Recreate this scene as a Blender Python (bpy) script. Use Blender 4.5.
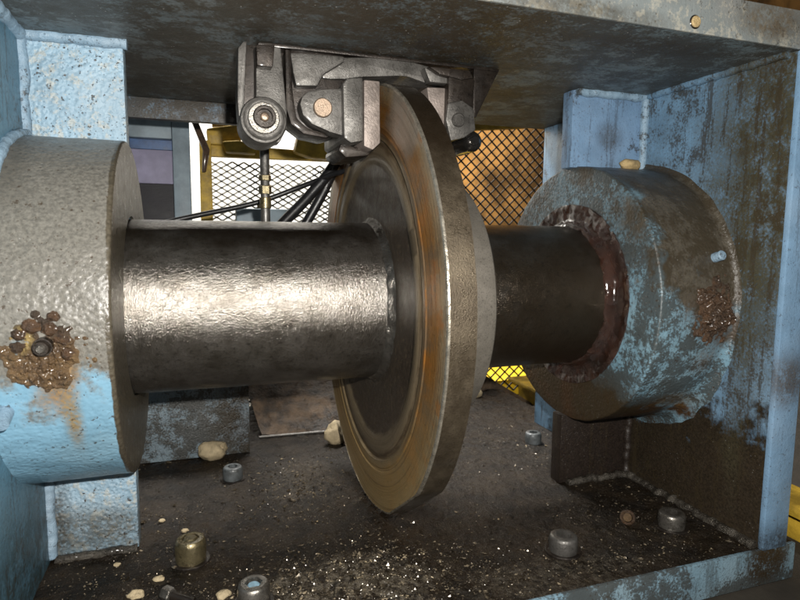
import bpy, bmesh, math, random
from mathutils import Vector, Matrix, noise
random.seed(7)
R = math.radians
S = bpy.context.scene
COL = S.collection
for o in list(bpy.data.objects): bpy.data.objects.remove(o)

# ------------------------------------------------------------------ camera
EYE = Vector((0, 0, .281))                       # metres; base plate top is z = 0, shaft axis runs along x
F = 577.88                                       # focal length in photo pixels (800 x 600)
RT = Vector((.946293, -.323197, .008607)); DN = Vector((-.027714, -.107609, -.993807)); FW = Vector((.322121, .940194, -.110786))
cd = bpy.data.cameras.new('camera'); cam = bpy.data.objects.new('camera', cd); COL.objects.link(cam)
m = Matrix.Identity(4)
for i in range(3):
    m[i][0] = RT[i]; m[i][1] = -DN[i]; m[i][2] = -FW[i]; m[i][3] = EYE[i]
cam.matrix_world = m
cd.sensor_width = 36; cd.lens = F / 800 * 36; cd.clip_start = .01; cd.clip_end = 100
cd.dof.use_dof = True; cd.dof.focus_distance = .52; cd.dof.aperture_fstop = 16
S.camera = cam

# ------------------------------------------------------------------ light
w = bpy.data.worlds.new('World'); S.world = w; w.use_nodes = True
bg = w.node_tree.nodes['Background']; bg.inputs[0].default_value = (.95, .97, 1, 1); bg.inputs[1].default_value = .05
def lamp(name, kind, loc, energy, col, size=.01, aim=None):
    l = bpy.data.lights.new(name, kind); l.energy = energy; l.color = col
    if kind == 'AREA': l.size = size
    else: l.shadow_soft_size = size
    o = bpy.data.objects.new(name, l); COL.objects.link(o); o.location = loc
    if aim: o.rotation_euler = (Vector(aim) - Vector(loc)).to_track_quat('-Z', 'Y').to_euler()
    return o
lamp('phone_flash', 'POINT', (.03, .0, .318), 17.0, (1, .96, .90), .006)
lamp('wall_fill_lamp', 'AREA', (.25, 1.35, 1.5), 60, (1, .97, .92), .5, (.25, 2.0, .2))  # added lamp out of view, brightens the wall behind the mesh
vs = S.view_settings; vs.view_transform = 'Standard'; vs.look = 'None'; vs.exposure = .15; vs.gamma = 1; vs.use_curve_mapping = False
S.render.engine = 'CYCLES'

# ------------------------------------------------------------------ helpers
def px(u, v, ax, val):
    """point where the ray of photo pixel (u,v) meets the plane axis = val"""
    d = RT * ((u - 400) / F) + DN * ((v - 300) / F) + FW
    return EYE + d * ((val - EYE[ax]) / d[ax])
Y0, Z0 = .5457, .2178                             # shaft axis
ZC = .437                                         # underside of top plate
XL, XR = -.130, .472                              # inner faces of side plates
YF = .363                                         # front edge of the plates
YP = .540                                         # front of the stiffener plates

def thing(name, label, cat, loc=(0, 0, 0), group=None):
    o = bpy.data.objects.new(name, None); COL.objects.link(o); o.location = loc; o.empty_display_size = .02
    o['label'] = label; o['category'] = cat
    if group: o['group'] = group
    return o
def wloc(o):
    v = Vector(o.location)
    while o.parent: o = o.parent; v = v + Vector(o.location)
    return v
def obj(name, bm, mat, parent=None, smooth=35, kind=None, label=None):
    me = bpy.data.meshes.new(name)
    bmesh.ops.recalc_face_normals(bm, faces=bm.faces)
    bm.to_mesh(me); bm.free()
    vs_ = [v.co for v in me.vertices]
    c = Vector([(min(v[i] for v in vs_) + max(v[i] for v in vs_)) / 2 for i in range(3)]); c.z = min(v.z for v in vs_)
    me.transform(Matrix.Translation(-c))
    me.materials.append(mat)
    if smooth:
        me.polygons.foreach_set('use_smooth', [True] * len(me.polygons)); me.set_sharp_from_angle(angle=R(smooth))
    o = bpy.data.objects.new(name, me); COL.objects.link(o)
    if parent: o.parent = parent; o.location = c - wloc(parent)
    else: o.location = c
    if kind: o['kind'] = kind
    if label: o['label'] = label
    return o
def tag(o, label, cat, group=None):
    o['label'] = label; o['category'] = cat
    if group: o['group'] = group
    return o
def nb(): return bmesh.new()
def box(x0, x1, y0, y1, z0, z1, bev=.0012, bm=None):
    b = nb(); bmesh.ops.create_cube(b, size=1)
    for v in b.verts: v.co = Vector(((x0 + x1) / 2 + v.co.x * (x1 - x0), (y0 + y1) / 2 + v.co.y * (y1 - y0), (z0 + z1) / 2 + v.co.z * (z1 - z0)))
    if bev: bmesh.ops.bevel(b, geom=list(b.edges), offset=bev, segments=2, affect='EDGES', profile=.6)
    return join(bm, b)
def join(bm, b):
    if bm is None: return b
    me = bpy.data.meshes.new('t'); b.to_mesh(me); b.free(); bm.from_mesh(me); bpy.data.meshes.remove(me); return bm
def prism(pts, y0, y1, bev=.001, bm=None, seg=2):
    """polygon of (x,z) extruded from y0 to y1"""
    b = nb(); a = [b.verts.new((p[0], y0, p[1])) for p in pts]; c = [b.verts.new((p[0], y1, p[1])) for p in pts]
    n = len(pts); b.faces.new(a); b.faces.new(c[::-1])
    for i in range(n): b.faces.new((a[i], a[(i + 1) % n], c[(i + 1) % n], c[i]))
    bmesh.ops.recalc_face_normals(b, faces=b.faces)
    if bev: bmesh.ops.bevel(b, geom=list(b.edges), offset=bev, segments=seg, affect='EDGES', profile=.6, clamp_overlap=True)
    return join(bm, b)
def pxz(pts, y):
    return [(lambda q: (q.x, q.z))(px(u, v, 1, y)) for u, v in pts]
def lathe(prof, axis=(Y0, Z0), seg=160, closed=True, bm=None, disp=None):
    """profile (x,r) turned round the shaft axis"""
    b = nb(); rings = []
    for x, r in prof:
        ring = []
        for k in range(seg):
            a = 2 * math.pi * k / seg
            v = Vector((x, axis[0] + r * math.cos(a), axis[1] + r * math.sin(a)))
            if disp: v = disp(v, x, r, a)
            ring.append(b.verts.new(v))
        rings.append(ring)
    n = len(rings)
    for i in range(n if closed else n - 1):
        A, B = rings[i], rings[(i + 1) % n]
        for k in range(seg): b.faces.new((A[k], A[(k + 1) % seg], B[(k + 1) % seg], B[k]))
    if not closed:
        b.faces.new(rings[0][::-1]); b.faces.new(rings[-1])
    return join(bm, b)
def cyl(p0, p1, r0, r1=None, seg=32, bev=0, bm=None):
    p0 = Vector(p0); p1 = Vector(p1); r1 = r0 if r1 is None else r1
    b = nb(); d = p1 - p0; q = d.to_track_quat('Z', 'Y')
    prof = [(0, r0 - bev), (bev, r0), (d.length - bev, r1), (d.length, r1 - bev)] if bev else [(0, r0), (d.length, r1)]
    rings = [[b.verts.new(p0 + q @ Vector((r * math.cos(2 * math.pi * k / seg), r * math.sin(2 * math.pi * k / seg), h))) for k in range(seg)] for h, r in prof]
    for A, B in zip(rings, rings[1:]):
        for k in range(seg): b.faces.new((A[k], A[(k + 1) % seg], B[(k + 1) % seg], B[k]))
    b.faces.new(rings[0][::-1]); b.faces.new(rings[-1])
    return join(bm, b)
def tube(path, rad, seg=10, bm=None, ripple=0, amp=.25, cap=True, squash=1):
    b = nb(); P = [Vector(p) for p in path]; rings = []
    for i, p in enumerate(P):
        t = (P[min(i + 1, len(P) - 1)] - P[max(i - 1, 0)]).normalized()
        up = Vector((0, 0, 1)) if abs(t.z) < .9 else Vector((0, 1, 0))
        a = t.cross(up).normalized(); c = a.cross(t)
        rr = rad(i / (len(P) - 1)) if callable(rad) else rad
        ring = []
        for k in range(seg):
            th = 2 * math.pi * k / seg; r_ = rr
            if ripple:
                r_ *= 1 + amp * (noise.noise(p * ripple + Vector((math.cos(th), math.sin(th), 0)) * .5)) + amp * .12 * math.sin(i * 1.3 + 2 * noise.noise(p * 60))
            ring.append(b.verts.new(p + (a * math.cos(th) + c * math.sin(th) * squash) * r_))
        rings.append(ring)
    for A, B in zip(rings, rings[1:]):
        for k in range(seg): b.faces.new((A[k], A[(k + 1) % seg], B[(k + 1) % seg], B[k]))
    b.faces.new(rings[0][::-1]); b.faces.new(rings[-1])
    return join(bm, b)
def lerp(a, b, n): return [Vector(a).lerp(Vector(b), i / n) for i in range(n + 1)]
def bez(pts, n=40):
    """smooth path through points (Catmull-Rom)"""
    P = [Vector(p) for p in pts]; P = [P[0] * 2 - P[1]] + P + [P[-1] * 2 - P[-2]]; out = []
    for i in range(1, len(P) - 2):
        for k in range(n):
            t = k / n; a, b_, c, d = P[i - 1:i + 3]
            out.append(.5 * ((2 * b_) + (c - a) * t + (2 * a - 5 * b_ + 4 * c - d) * t * t + (3 * b_ - a - 3 * c + d) * t ** 3))
    out.append(P[-2]); return out
def weld(name, path, r, mat, parent, amp=.3):
    return obj(name, tube(path, r, 10, ripple=110, amp=amp), mat, parent, smooth=60)
def blob(c, rx, ry, rz, seed=0, rough=.35, fr=1.6, sub=3):
    b = nb(); bmesh.ops.create_icosphere(b, subdivisions=sub, radius=1)
    for v in b.verts:
        n_ = v.co.normalized(); k = 1 + rough * noise.noise(n_ * fr + Vector((seed * 3.1, seed * 1.7, seed))) + rough * .4 * noise.noise(n_ * fr * 3 + Vector((seed, 0, 5)))
        v.co = Vector((c[0] + n_.x * rx * k, c[1] + n_.y * ry * k, c[2] + n_.z * rz * k))
    return b

# ------------------------------------------------------------------ materials
class Nodes:
    def __init__(s, name):
        s.m = bpy.data.materials.new(name); s.m.use_nodes = True; s.t = s.m.node_tree; s.t.nodes.clear()
        s.out = s.n('ShaderNodeOutputMaterial'); s.b = s.n('ShaderNodeBsdfPrincipled'); s.t.links.new(s.b.outputs[0], s.out.inputs[0])
        s.pos = s.n('ShaderNodeNewGeometry').outputs['Position']
    def n(s, k): return s.t.nodes.new(k)
    def link(s, v, sock):
        if isinstance(v, bpy.types.NodeSocket): s.t.links.new(v, sock)
        elif isinstance(v, (tuple, list)) and len(v) == 3 and sock.type == 'RGBA': sock.default_value = (*v, 1)
        else: sock.default_value = v
    def math(s, op, a, b=0, clamp=False):
        n = s.n('ShaderNodeMath'); n.operation = op; n.use_clamp = clamp; s.link(a, n.inputs[0]); s.link(b, n.inputs[1]); return n.outputs[0]
    def vmath(s, op, a, b):
        n = s.n('ShaderNodeVectorMath'); n.operation = op; s.link(a, n.inputs[0]); s.link(b, n.inputs[1])
        return n.outputs['Value'] if op in ('LENGTH', 'DOT_PRODUCT', 'DISTANCE') else n.outputs[0]
    def noise(s, scale, detail=4, rough=.55, vec=None, dist=0):
        n = s.n('ShaderNodeTexNoise'); n.inputs['Scale'].default_value = scale; n.inputs['Detail'].default_value = detail
        n.inputs['Roughness'].default_value = rough; n.inputs['Distortion'].default_value = dist; s.link(vec or s.pos, n.inputs['Vector']); return n.outputs[0]
    def voro(s, scale, vec=None, out='Distance', feature='F1'):
        n = s.n('ShaderNodeTexVoronoi'); n.feature = feature; n.inputs['Scale'].default_value = scale; s.link(vec or s.pos, n.inputs['Vector']); return n.outputs[out]
    def scaled(s, v): return s.vmath('MULTIPLY', s.pos, v)
    def rng(s, v, a, b, c=0, d=1):
        n = s.n('ShaderNodeMapRange'); n.interpolation_type = 'SMOOTHSTEP'; s.link(v, n.inputs[0])
        for i, q in enumerate((a, b, c, d)): n.inputs[i + 1].default_value = q
        return n.outputs[0]
    def mix(s, f, a, b):
        n = s.n('ShaderNodeMix'); n.data_type = 'RGBA'; s.link(f, n.inputs[0]); s.link(a, n.inputs[6]); s.link(b, n.inputs[7]); return n.outputs[2]
    def ramp(s, f, stops):
        n = s.n('ShaderNodeValToRGB'); e = n.color_ramp.elements
        while len(e) < len(stops): e.new(.5)
        for q, (p, c) in zip(e, stops): q.position = p; q.color = (*c, 1)
        s.link(f, n.inputs[0]); return n.outputs[0]
    def xyz(s):
        n = s.n('ShaderNodeSeparateXYZ'); s.link(s.pos, n.inputs[0]); return n.outputs
    def spot(s, c, r, amt=.5, scale=40, lo=.7, hi=1.1):
        """1 inside an ellipsoid about c with radii r, ragged edge"""
        d = s.vmath('LENGTH', s.vmath('DIVIDE', s.vmath('SUBTRACT', s.pos, tuple(c)), tuple(r)), (0, 0, 0))
        d = s.math('ADD', d, s.math('MULTIPLY', s.math('SUBTRACT', s.noise(scale, 6, .65), .5), amt * 2))
        return s.rng(d, lo, hi, 1, 0)
    def bump(s, h, strength, dist, prev=None):
        n = s.n('ShaderNodeBump'); n.inputs['Strength'].default_value = strength; n.inputs['Distance'].default_value = dist
        s.link(h, n.inputs['Height'])
        if prev is not None: s.link(prev, n.inputs['Normal'])
        return n.outputs[0]
    def done(s, col, rough, metal=0, normal=None, spec=.5, coat=None):
        s.link(col, s.b.inputs['Base Color']); s.link(rough, s.b.inputs['Roughness']); s.link(metal, s.b.inputs['Metallic'])
        s.b.inputs['Specular IOR Level'].default_value = spec
        if normal is not None: s.link(normal, s.b.inputs['Normal'])
        if coat is not None: s.link(coat, s.b.inputs['Coat Weight']); s.b.inputs['Coat Roughness'].default_value = .12
        return s.m
BLUE = (.165, .31, .475); GRIME = (.034, .025, .013); OIL = (.016, .012, .008); RUST = (.16, .055, .015); TAN = (.30, .22, .12)
def paint(name, base=BLUE, dirt=.45, chips=.5, spots=(), streak=0, xstreak=0, fleck=0, peb=.25, rough=.42, pits=0, pale=0):
    """old blue machine paint: grime, rusty chips, oil stains where spots say"""
    N = Nodes(name)
    big = N.noise(16, 8, .68); mid = N.noise(60, 9, .72); fine = N.noise(420, 4, .65)
    col = N.mix(N.rng(N.noise(30, 6, .65), .3, .7), base, tuple(c * .74 for c in base))
    col = N.mix(N.math('MULTIPLY', N.rng(N.noise(11, 6), .45, .7), .55), col, (base[0] * 1.3, base[1] * 1.08, base[2] * .97))
    if pale: col = N.mix(N.math('MULTIPLY', N.rng(N.noise(120, 6, .7), .5, .62), pale), col, (.50, .47, .38))
    d = N.rng(N.math('ADD', N.math('MULTIPLY', big, .45), N.math('ADD', N.math('MULTIPLY', mid, .33), N.math('MULTIPLY', fine, .22))), 1 - dirt - .115, 1 - dirt - .055)
    if streak:
        sv = N.noise(1, 8, .72, N.scaled((90, 90, 7))); sv = N.math('ADD', sv, N.math('MULTIPLY', N.math('SUBTRACT', fine, .5), .25))
        d = N.math('MAXIMUM', d, N.math('MULTIPLY', N.rng(sv, .53, .60), streak))
    if xstreak:
        sv = N.math('ADD', N.noise(1, 9, .74, N.scaled((9, 45, 45))), N.math('MULTIPLY', N.math('SUBTRACT', fine, .5), .3)); d = N.math('MAXIMUM', d, N.math('MULTIPLY', N.rng(sv, .50, .57), xstreak))
    brk = N.rng(N.math('ADD', N.math('MULTIPLY', mid, .6), N.math('MULTIPLY', fine, .4)), .35, .57, .3, 1)
    for c, r, k, colr in spots:
        f = N.math('MULTIPLY', N.spot(c, r, .75, 30, *((.35, 1.15) if k <= 1 else (.85, 1.1))), brk if k <= 1 else 1); f = N.math('MULTIPLY', f, min(k, 1), True)
        col = N.mix(f, col, N.mix(N.rng(fine, .3, .7), tuple(q * .7 for q in colr), tuple(q * 1.25 for q in colr)))
    col = N.mix(N.math('MULTIPLY', d, .8), col, GRIME)
    ch = N.rng(N.voro(170), .10, .17, 1, 0); ch = N.math('MULTIPLY', ch, N.rng(N.noise(45, 3), .5, .6))
    ch2 = N.math('MAXIMUM', N.rng(N.noise(230, 5, .65), .62, .66), N.rng(N.voro(420), .12, .2, N.rng(N.noise(25, 4, .6), .45, .6), 0) if False else N.math('MULTIPLY', N.rng(N.voro(420), .13, .2, 1, 0), N.rng(N.noise(25, 4, .6), .48, .58)))
    chip = N.math('MULTIPLY', N.math('MAXIMUM', ch, ch2), chips, True)
    col = N.mix(chip, col, (.045, .03, .018))
    if fleck: col = N.mix(N.math('MULTIPLY', N.math('MULTIPLY', N.rng(N.voro(210), .07, .12, 1, 0), N.rng(N.noise(50, 4), .5, .58)), fleck), col, (.5, .5, .48))
    h = N.math('ADD', N.math('MULTIPLY', mid, .5), N.math('MULTIPLY', fine, .35))
    h = N.math('SUBTRACT', h, N.math('MULTIPLY', chip, .5))
    nr = N.bump(h, peb, .004)
    if pits: nr = N.bump(N.voro(330, feature='SMOOTH_F1'), pits, .0015, nr)
    ro = N.math('ADD', rough, N.math('MULTIPLY', N.math('SUBTRACT', N.noise(90, 4), .5), .35))
    return N.done(col, ro, 0, nr, .5)
def grease_steel(name, a, b, metal=.75, r0=.22, r1=.5, bump=.5, bs=330, spots=(), coat=.3, fine=1500, bd=.0009):
    """bare steel under an oily, gritty film"""
    N = Nodes(name)
    mid = N.noise(45, 8, .7); f = N.noise(bs, 5, .7); g = N.noise(fine, 3, .6)
    col = N.mix(N.rng(mid, .3, .7), a, b)
    for c, r, k, colr in spots:
        col = N.mix(N.math('MULTIPLY', N.spot(c, r, .6, 35, .4, 1.1), k), col, colr)
    col = N.mix(N.math('MULTIPLY', N.rng(f, .52, .66), .6), col, tuple(x * .35 for x in a))
    h = N.math('ADD', N.math('MULTIPLY', f, .7), N.math('MULTIPLY', g, .45))
    nr = N.bump(h, bump, bd)
    ro = N.rng(N.noise(120, 5, .7), .3, .7, r0, r1)
    return N.done(col, ro, metal, nr, .5, coat)
def plain(name, col, rough=.5, metal=0, var=.35, scale=60, bump=.15, coat=None):
    N = Nodes(name); n = N.noise(scale, 5, .6)
    c = N.mix(N.rng(n, .3, .7), tuple(x * (1 - var) for x in col), tuple(min(1, x * (1 + var * .6)) for x in col))
    return N.done(c, N.math('ADD', rough, N.math('MULTIPLY', N.math('SUBTRACT', n, .5), .3)), metal, N.bump(N.noise(scale * 6, 4), bump, .002), .5, coat)

P = px
M = {}
# top plate underside: black oil over the middle, bluer towards the corners
M['top'] = paint('paint_top_plate', (.135, .175, .19), .43, .6, [((.15, .41, ZC), (.17, .10, .2), .98, (.030, .022, .014)), ((.18, .50, ZC), (.11, .08, .2), 1, OIL), ((.02, .68, ZC), (.12, .10, .2), .75, GRIME), ((.36, .40, ZC), (.10, .025, .1), .9, GRIME), ((.33, .585, ZC), (.08, .014, .1), .7, GRIME), ((.0, .50, ZC), (.12, .14, .1), .55, (.055, .05, .042))], 0, .9, .9, .35, .5)
M['lip'] = paint('paint_plate_edge', (.24, .27, .27), .33, .5, [((.44, YF, .455), (.05, .05, .02), .8, (.10, .07, .035)), ((.25, YF, .44), (.10, .05, .012), .7, GRIME)], 0, 0, .3, .25, .45, pale=.5)
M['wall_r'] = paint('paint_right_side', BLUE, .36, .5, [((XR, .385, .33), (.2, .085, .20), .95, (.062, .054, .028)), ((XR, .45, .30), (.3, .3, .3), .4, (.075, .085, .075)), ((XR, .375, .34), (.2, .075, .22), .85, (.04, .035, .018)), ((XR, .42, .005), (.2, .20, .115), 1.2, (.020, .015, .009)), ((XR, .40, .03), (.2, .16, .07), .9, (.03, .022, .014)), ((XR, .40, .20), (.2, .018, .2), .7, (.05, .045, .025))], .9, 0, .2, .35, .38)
M['wall_l'] = paint('paint_left_side', (.10, .22, .31), .36, .5, [((XL, .45, .0), (.1, .3, .12), .9, (.02, .035, .035))], .7, 0, .2, .4, .4)
M['post'] = paint('paint_post_edge', (.20, .34, .50), .25, .45, [((.485, YF, .16), (.03, .05, .03), .8, (.07, .05, .03)), ((.485, YF, .0), (.05, .05, .03), .8, OIL)], .4, 0, .2, .3, .4)
M['stiff_l'] = paint('paint_left_stiffener', (.29, .435, .55), .24, .9, [((-.09, YP, .02), (.06, .1, .03), .75, (.06, .05, .03)), ((-.127, YP, .05), (.015, .1, .06), .8, GRIME)], 0, xstreak=0, fleck=.5, peb=.6, rough=.34, pits=.9, pale=.5)
M['stiff_r'] = paint('paint_right_stiffener', (.18, .30, .46), .33, .5, [((.425, YP, .03), (.12, .1, .14), 1.2, (.014, .010, .008)), ((.425, YP, .05), (.10, .1, .10), .8, (.024, .017, .013)), ((.425, YP, .39), (.02, .1, .02), .5, GRIME)], .5, 0, .2, .4, .4)
FILM = (.140, .134, .117)
bl = P(60, 372, 1, .41)
M['hous_l'] = paint('paint_left_housing', (.21, .40, .54), .26, .8, [((-.09, .42, .31), (.2, .16, .135), 1.15, FILM), ((-.09, .55, .37), (.2, .12, .08), 1.1, FILM),
        ((-.09, .405, .185), (.018, .03, .030), .9, (.22, .12, .03)), ((-.083, .41, .15), (.008, .04, .038), .95, (.22, .14, .04)), ((-.13, .5, .30), (.03, .1, .1), .6, (.05, .042, .03)), ((-.056, .5, .22), (.0035, .4, .4), 1.2, (.07, .06, .043))], 0, 0, .25, .2, .32, .3)
M['hous_r'] = paint('paint_right_housing', (.18, .32, .41), .43, .8, [((.452, .43, .315), (.066, .17, .125), 1.2, (.085, .074, .056)), ((.452, .56, .37), (.066, .12, .07), 1.2, (.07, .06, .043)), ((.445, .42, .205), (.045, .06, .035), .95, (.05, .03, .018)),
        ((.40, .54, .085), (.08, .15, .055), 1.2, (.05, .027, .012)), ((.386, .62, .33), (.012, .09, .06), .9, GRIME), ((.386, .46, .31), (.006, .06, .05), .8, GRIME), ((.386, .48, .12), (.006, .06, .04), .7, GRIME), ((.44, .46, .12), (.05, .05, .012), .8, (.12, .07, .02)), ((.45, .43, .165), (.02, .05, .02), .7, (.10, .055, .02))], 0, 0, .3, .4, .34, .3)
M['weld'] = paint('painted_weld', (.24, .36, .47), .36, .6, [], 0, 0, .2, .7, .3)
M['weld_oil'] = grease_steel('oily_weld', (.03, .025, .019), (.11, .098, .08), .5, .12, .4, .9, 260, (), .3, bd=.002)
M['back_low'] = paint('paint_back_plate', (.20, .26, .30), .42, .5, [((.05, .75, .06), (.05, .1, .1), 1, OIL)], .7, 0, .2, .8, .26)
M['beam'] = paint('paint_back_beam', (.13, .20, .27), .45, .6, [((.02, .75, .43), (.11, .1, .1), .9, (.06, .055, .05))], 0, 0, .6, .3, .5)
M['shaft'] = grease_steel('oily_shaft', (.135, .121, .102), (.265, .25, .228), .9, .13, .27, .62, 330, [((.02, .5, .30), (.25, .06, .035), .9, (.05, .036, .022)), ((.33, .5, .2), (.13, .2, .14), .85, (.10, .072, .044))], 0, 900, .0013)
M['collar'] = grease_steel('oily_collar', (.17, .155, .13), (.22, .20, .17), .5, .4, .6, .4, 700)
M['rim'] = grease_steel('oily_rim', (.060, .046, .030), (.115, .092, .062), .65, .24, .5, .6, 700, [((.16, .42, .38), (.04, .17, .075), .95, (.035, .024, .014)), ((.16, .40, .05), (.04, .07, .035), .8, (.24, .23, .21))], .3)
M['seal'] = grease_steel('red_grease', (.011, .0042, .0022), (.046, .015, .006), 0, .08, .3, .9, 200, (), 1, bd=.003)
M['cast'] = grease_steel('oily_casting', (.068, .064, .058), (.165, .158, .147), .6, .3, .55, .5, 500, (), .1)
M['cast_dark'] = grease_steel('black_oil_and_shade', (.014, .011, .009), (.036, .028, .022), .5, .25, .5, .5, 420, (), .15)  # black oily castings; also painted shade in lever recess and screw sockets
M['pad'] = plain('worn_pad_steel', (.22, .185, .165), .5, .4, .35, 80, .3)
M['pin'] = plain('bright_pin_steel', (.30, .225, .165), .38, .7, .25, 200, .2)
M['bolt'] = grease_steel('oily_bolt_steel', (.09, .082, .07), (.26, .245, .22), .75, .18, .4, .4, 500, (), .4)
M['chrome'] = grease_steel('dark_polished_steel', (.06, .055, .05), (.10, .095, .09), .9, .08, .2, .2, 300, (), .5)
M['brass'] = grease_steel('brassy_bolt', (.12, .10, .055), (.24, .20, .11), .7, .16, .4, .5, 260, (), .5)
M['socket_blue'] = plain('blue_socket', (.20, .33, .42), .4, 0, .3, 300)
M['old_grey'] = grease_steel('grimy_grey', (.05, .055, .055), (.16, .18, .19), .2, .3, .6, .6, 300)
M['black'] = plain('black_rubber', (.012, .012, .013), .35, 0, .3, 200, .1)
M['yellow'] = plain('yellow_guard_paint', (.45, .29, .03), .5, 0, .5, 40, .3)
M['mesh_l'] = plain('bloom_pale_mesh_steel', (.45, .43, .37), .5, .1)  # pale colour carries the flash and bloom on the strands
M['mesh_r'] = plain('unlit_mesh_steel', (.02, .017, .014), .6, .1)  # dark colour stands for strands left unlit against the bright wall
M['white'] = plain('white_wall_paint', (.85, .84, .80), .7, 0, .05, 6, .05)
M['orange'] = plain('orange_panel_paint', (.38, .19, .05), .6, 0, .75, 7, .1)
M['bright_yellow'] = plain('yellow_panel_paint', (.85, .55, .02), .55, 0, .15, 6, .1)
M['greyblue'] = plain('grey_blue_paint', (.22, .28, .32), .5, 0, .3, 30, .15)
M['lilac'] = plain('lilac_panel', (.30, .28, .40), .6, 0, .25, 25)
M['dark_panel'] = plain('dark_panel', (.02, .018, .022), .6)
M['blue_trim'] = plain('blue_trim', (.06, .12, .26), .5)
M['stone'] = plain('cream_clay', (.42, .34, .21), .75, 0, .25, 120, .5)
M['putty'] = plain('dried_putty', (.42, .31, .15), .7, 0, .35, 150, .6)
M['rustlump'] = grease_steel('rust_crust', (.030, .018, .010), (.10, .052, .024), .1, .22, .55, .8, 240, (), .25, bd=.003)
M['ochre'] = grease_steel('ochre_rust', (.07, .04, .018), (.17, .105, .045), .1, .25, .55, .8, 240, [((-.10, .41, .235), (.03, .1, .03), .9, (.035, .025, .018)), ((-.107, .41, .215), (.008, .1, .010), .9, (.33, .24, .09)), ((-.075, .41, .175), (.012, .1, .008), .8, (.28, .18, .05))], .4, bd=.003)
M['concrete'] = plain('dark_concrete', (.03, .025, .018), .8, 0, .4, 12, .4)
M['plank'] = plain('rusty_plate', (.085, .055, .032), .6, 0, .9, 38, 1)

# base plate: greasy black film with settled grit
def floor_mat():
    N = Nodes('greasy_base'); mid = N.noise(22, 6, .65); f = N.noise(170, 5, .7); g = N.noise(700, 3, .6)
    col = N.mix(N.rng(mid, .35, .7), (.0065, .0046, .0028), (.024, .0165, .0095))
    gr = N.math('MAXIMUM', N.math('MAXIMUM', N.spot(P(345, 592, 2, 0), (.075, .05, .05), .7, 45), N.math('MULTIPLY', N.spot(P(300, 480, 2, 0), (.045, .07, .05), .8, 45), .35)), N.math('MULTIPLY', N.spot(P(560, 575, 2, 0), (.09, .03, .05), .8, 45), .4))
    grain = N.math('MULTIPLY', gr, N.rng(f, .42, .6)); col = N.mix(N.math('MULTIPLY', grain, .75), col, (.125, .107, .080))
    fleck = N.math('MULTIPLY', N.rng(N.voro(300), .13, .2, 1, 0), N.rng(N.noise(35, 5, .65), .47, .55)); col = N.mix(N.math('MULTIPLY', fleck, .7), col, (.16, .135, .10))
    nr = N.bump(N.math('ADD', f, N.math('MULTIPLY', g, .3)), .8, .004)
    return N.done(col, N.rng(N.noise(60, 6, .7), .35, .65, .25, .6), 0, nr, .3, 0)
M['base'] = floor_mat()
# base plate front edge
M['base_edge'] = paint('paint_base_edge', (.20, .32, .40), .42, .6, [((.48, YF, -.01), (.03, .05, .03), 1, (.04, .022, .012))], .5, 0, .2, .4, .4)

def disc_mat():
    N = Nodes('worn_disc_face'); x, y, z = N.xyz()
    dy = N.math('SUBTRACT', y, Y0); dz = N.math('SUBTRACT', z, Z0)
    r = N.math('SQRT', N.math('ADD', N.math('MULTIPLY', dy, dy), N.math('MULTIPLY', dz, dz))); a = N.math('ARCTAN2', dz, dy)
    cv = N.n('ShaderNodeCombineXYZ'); N.link(N.math('MULTIPLY', a, .5), cv.inputs[0]); N.link(N.math('MULTIPLY', r, 260), cv.inputs[1])
    rings = N.mix(N.rng(r, .125, .14), N.noise(120, 6, .7), N.noise(1.6, 5, .65, cv.outputs[0])); fine = N.mix(N.rng(r, .125, .14), N.noise(300, 4, .7), N.noise(5, 3, .6, cv.outputs[0]))
    wob = N.math('ADD', r, N.math('MULTIPLY', N.math('SUBTRACT', N.noise(40, 7, .7), .5), .014))
    t = N.rng(wob, .075, .2); t = N.math('DIVIDE', N.math('SUBTRACT', wob, .07), .13)
    col = N.ramp(t, [(0, (.14, .12, .09)), (.05, (.10, .085, .065)), (.10, (.042, .033, .024)), (.44, (.046, .034, .024)), (.48, (.13, .10, .06)), (.58, (.15, .115, .07)), (.61, (.06, .04, .022)), (.65, (.19, .14, .075)), (.69, (.12, .06, .02)), (.73, (.28, .125, .025)), (.86, (.25, .12, .03)), (.93, (.30, .21, .11)), (1, (.30, .26, .19))])
    col = N.mix(N.math('MULTIPLY', N.math('MULTIPLY', N.rng(N.noise(24, 7, .7), .45, .62), N.rng(wob, .13, .15)), .7), col, (.13, .10, .065))
    col = N.mix(N.math('MULTIPLY', N.math('MULTIPLY', N.rng(N.noise(33, 7, .7), .5, .62), N.rng(wob, .155, .165)), .7), col, (.34, .13, .02))
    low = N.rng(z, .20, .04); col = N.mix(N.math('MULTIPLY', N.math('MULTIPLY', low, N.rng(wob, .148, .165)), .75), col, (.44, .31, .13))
    top = N.math('MULTIPLY', N.spot((.15, .44, .37), (.1, .05, .035), .3, 50), N.rng(wob, .16, .17)); col = N.mix(N.math('MULTIPLY', top, .7), col, (.20, .18, .15))
    col = N.mix(N.math('MULTIPLY', N.rng(rings, .5, .7), .6), col, (.05, .03, .014))
    col = N.mix(N.math('MULTIPLY', N.rng(fine, .55, .75), .35), col, (.35, .27, .15))
    col = N.mix(N.math('MULTIPLY', N.rng(N.noise(260, 4, .7), .58, .72), .5), col, (.03, .022, .014))
    h = N.math('ADD', N.math('MULTIPLY', rings, .8), N.math('MULTIPLY', N.noise(380, 4, .6), .5))
    return N.done(col, N.rng(rings, .3, .7, .32, .55), N.rng(wob, .14, .17, .25, .55), N.bump(h, .35, .002), .5, .15)
M['disc'] = disc_mat()
M['edge'] = plain('bright_worn_edge', (.50, .46, .38), .28, .85, .3, 150, .2)

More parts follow.
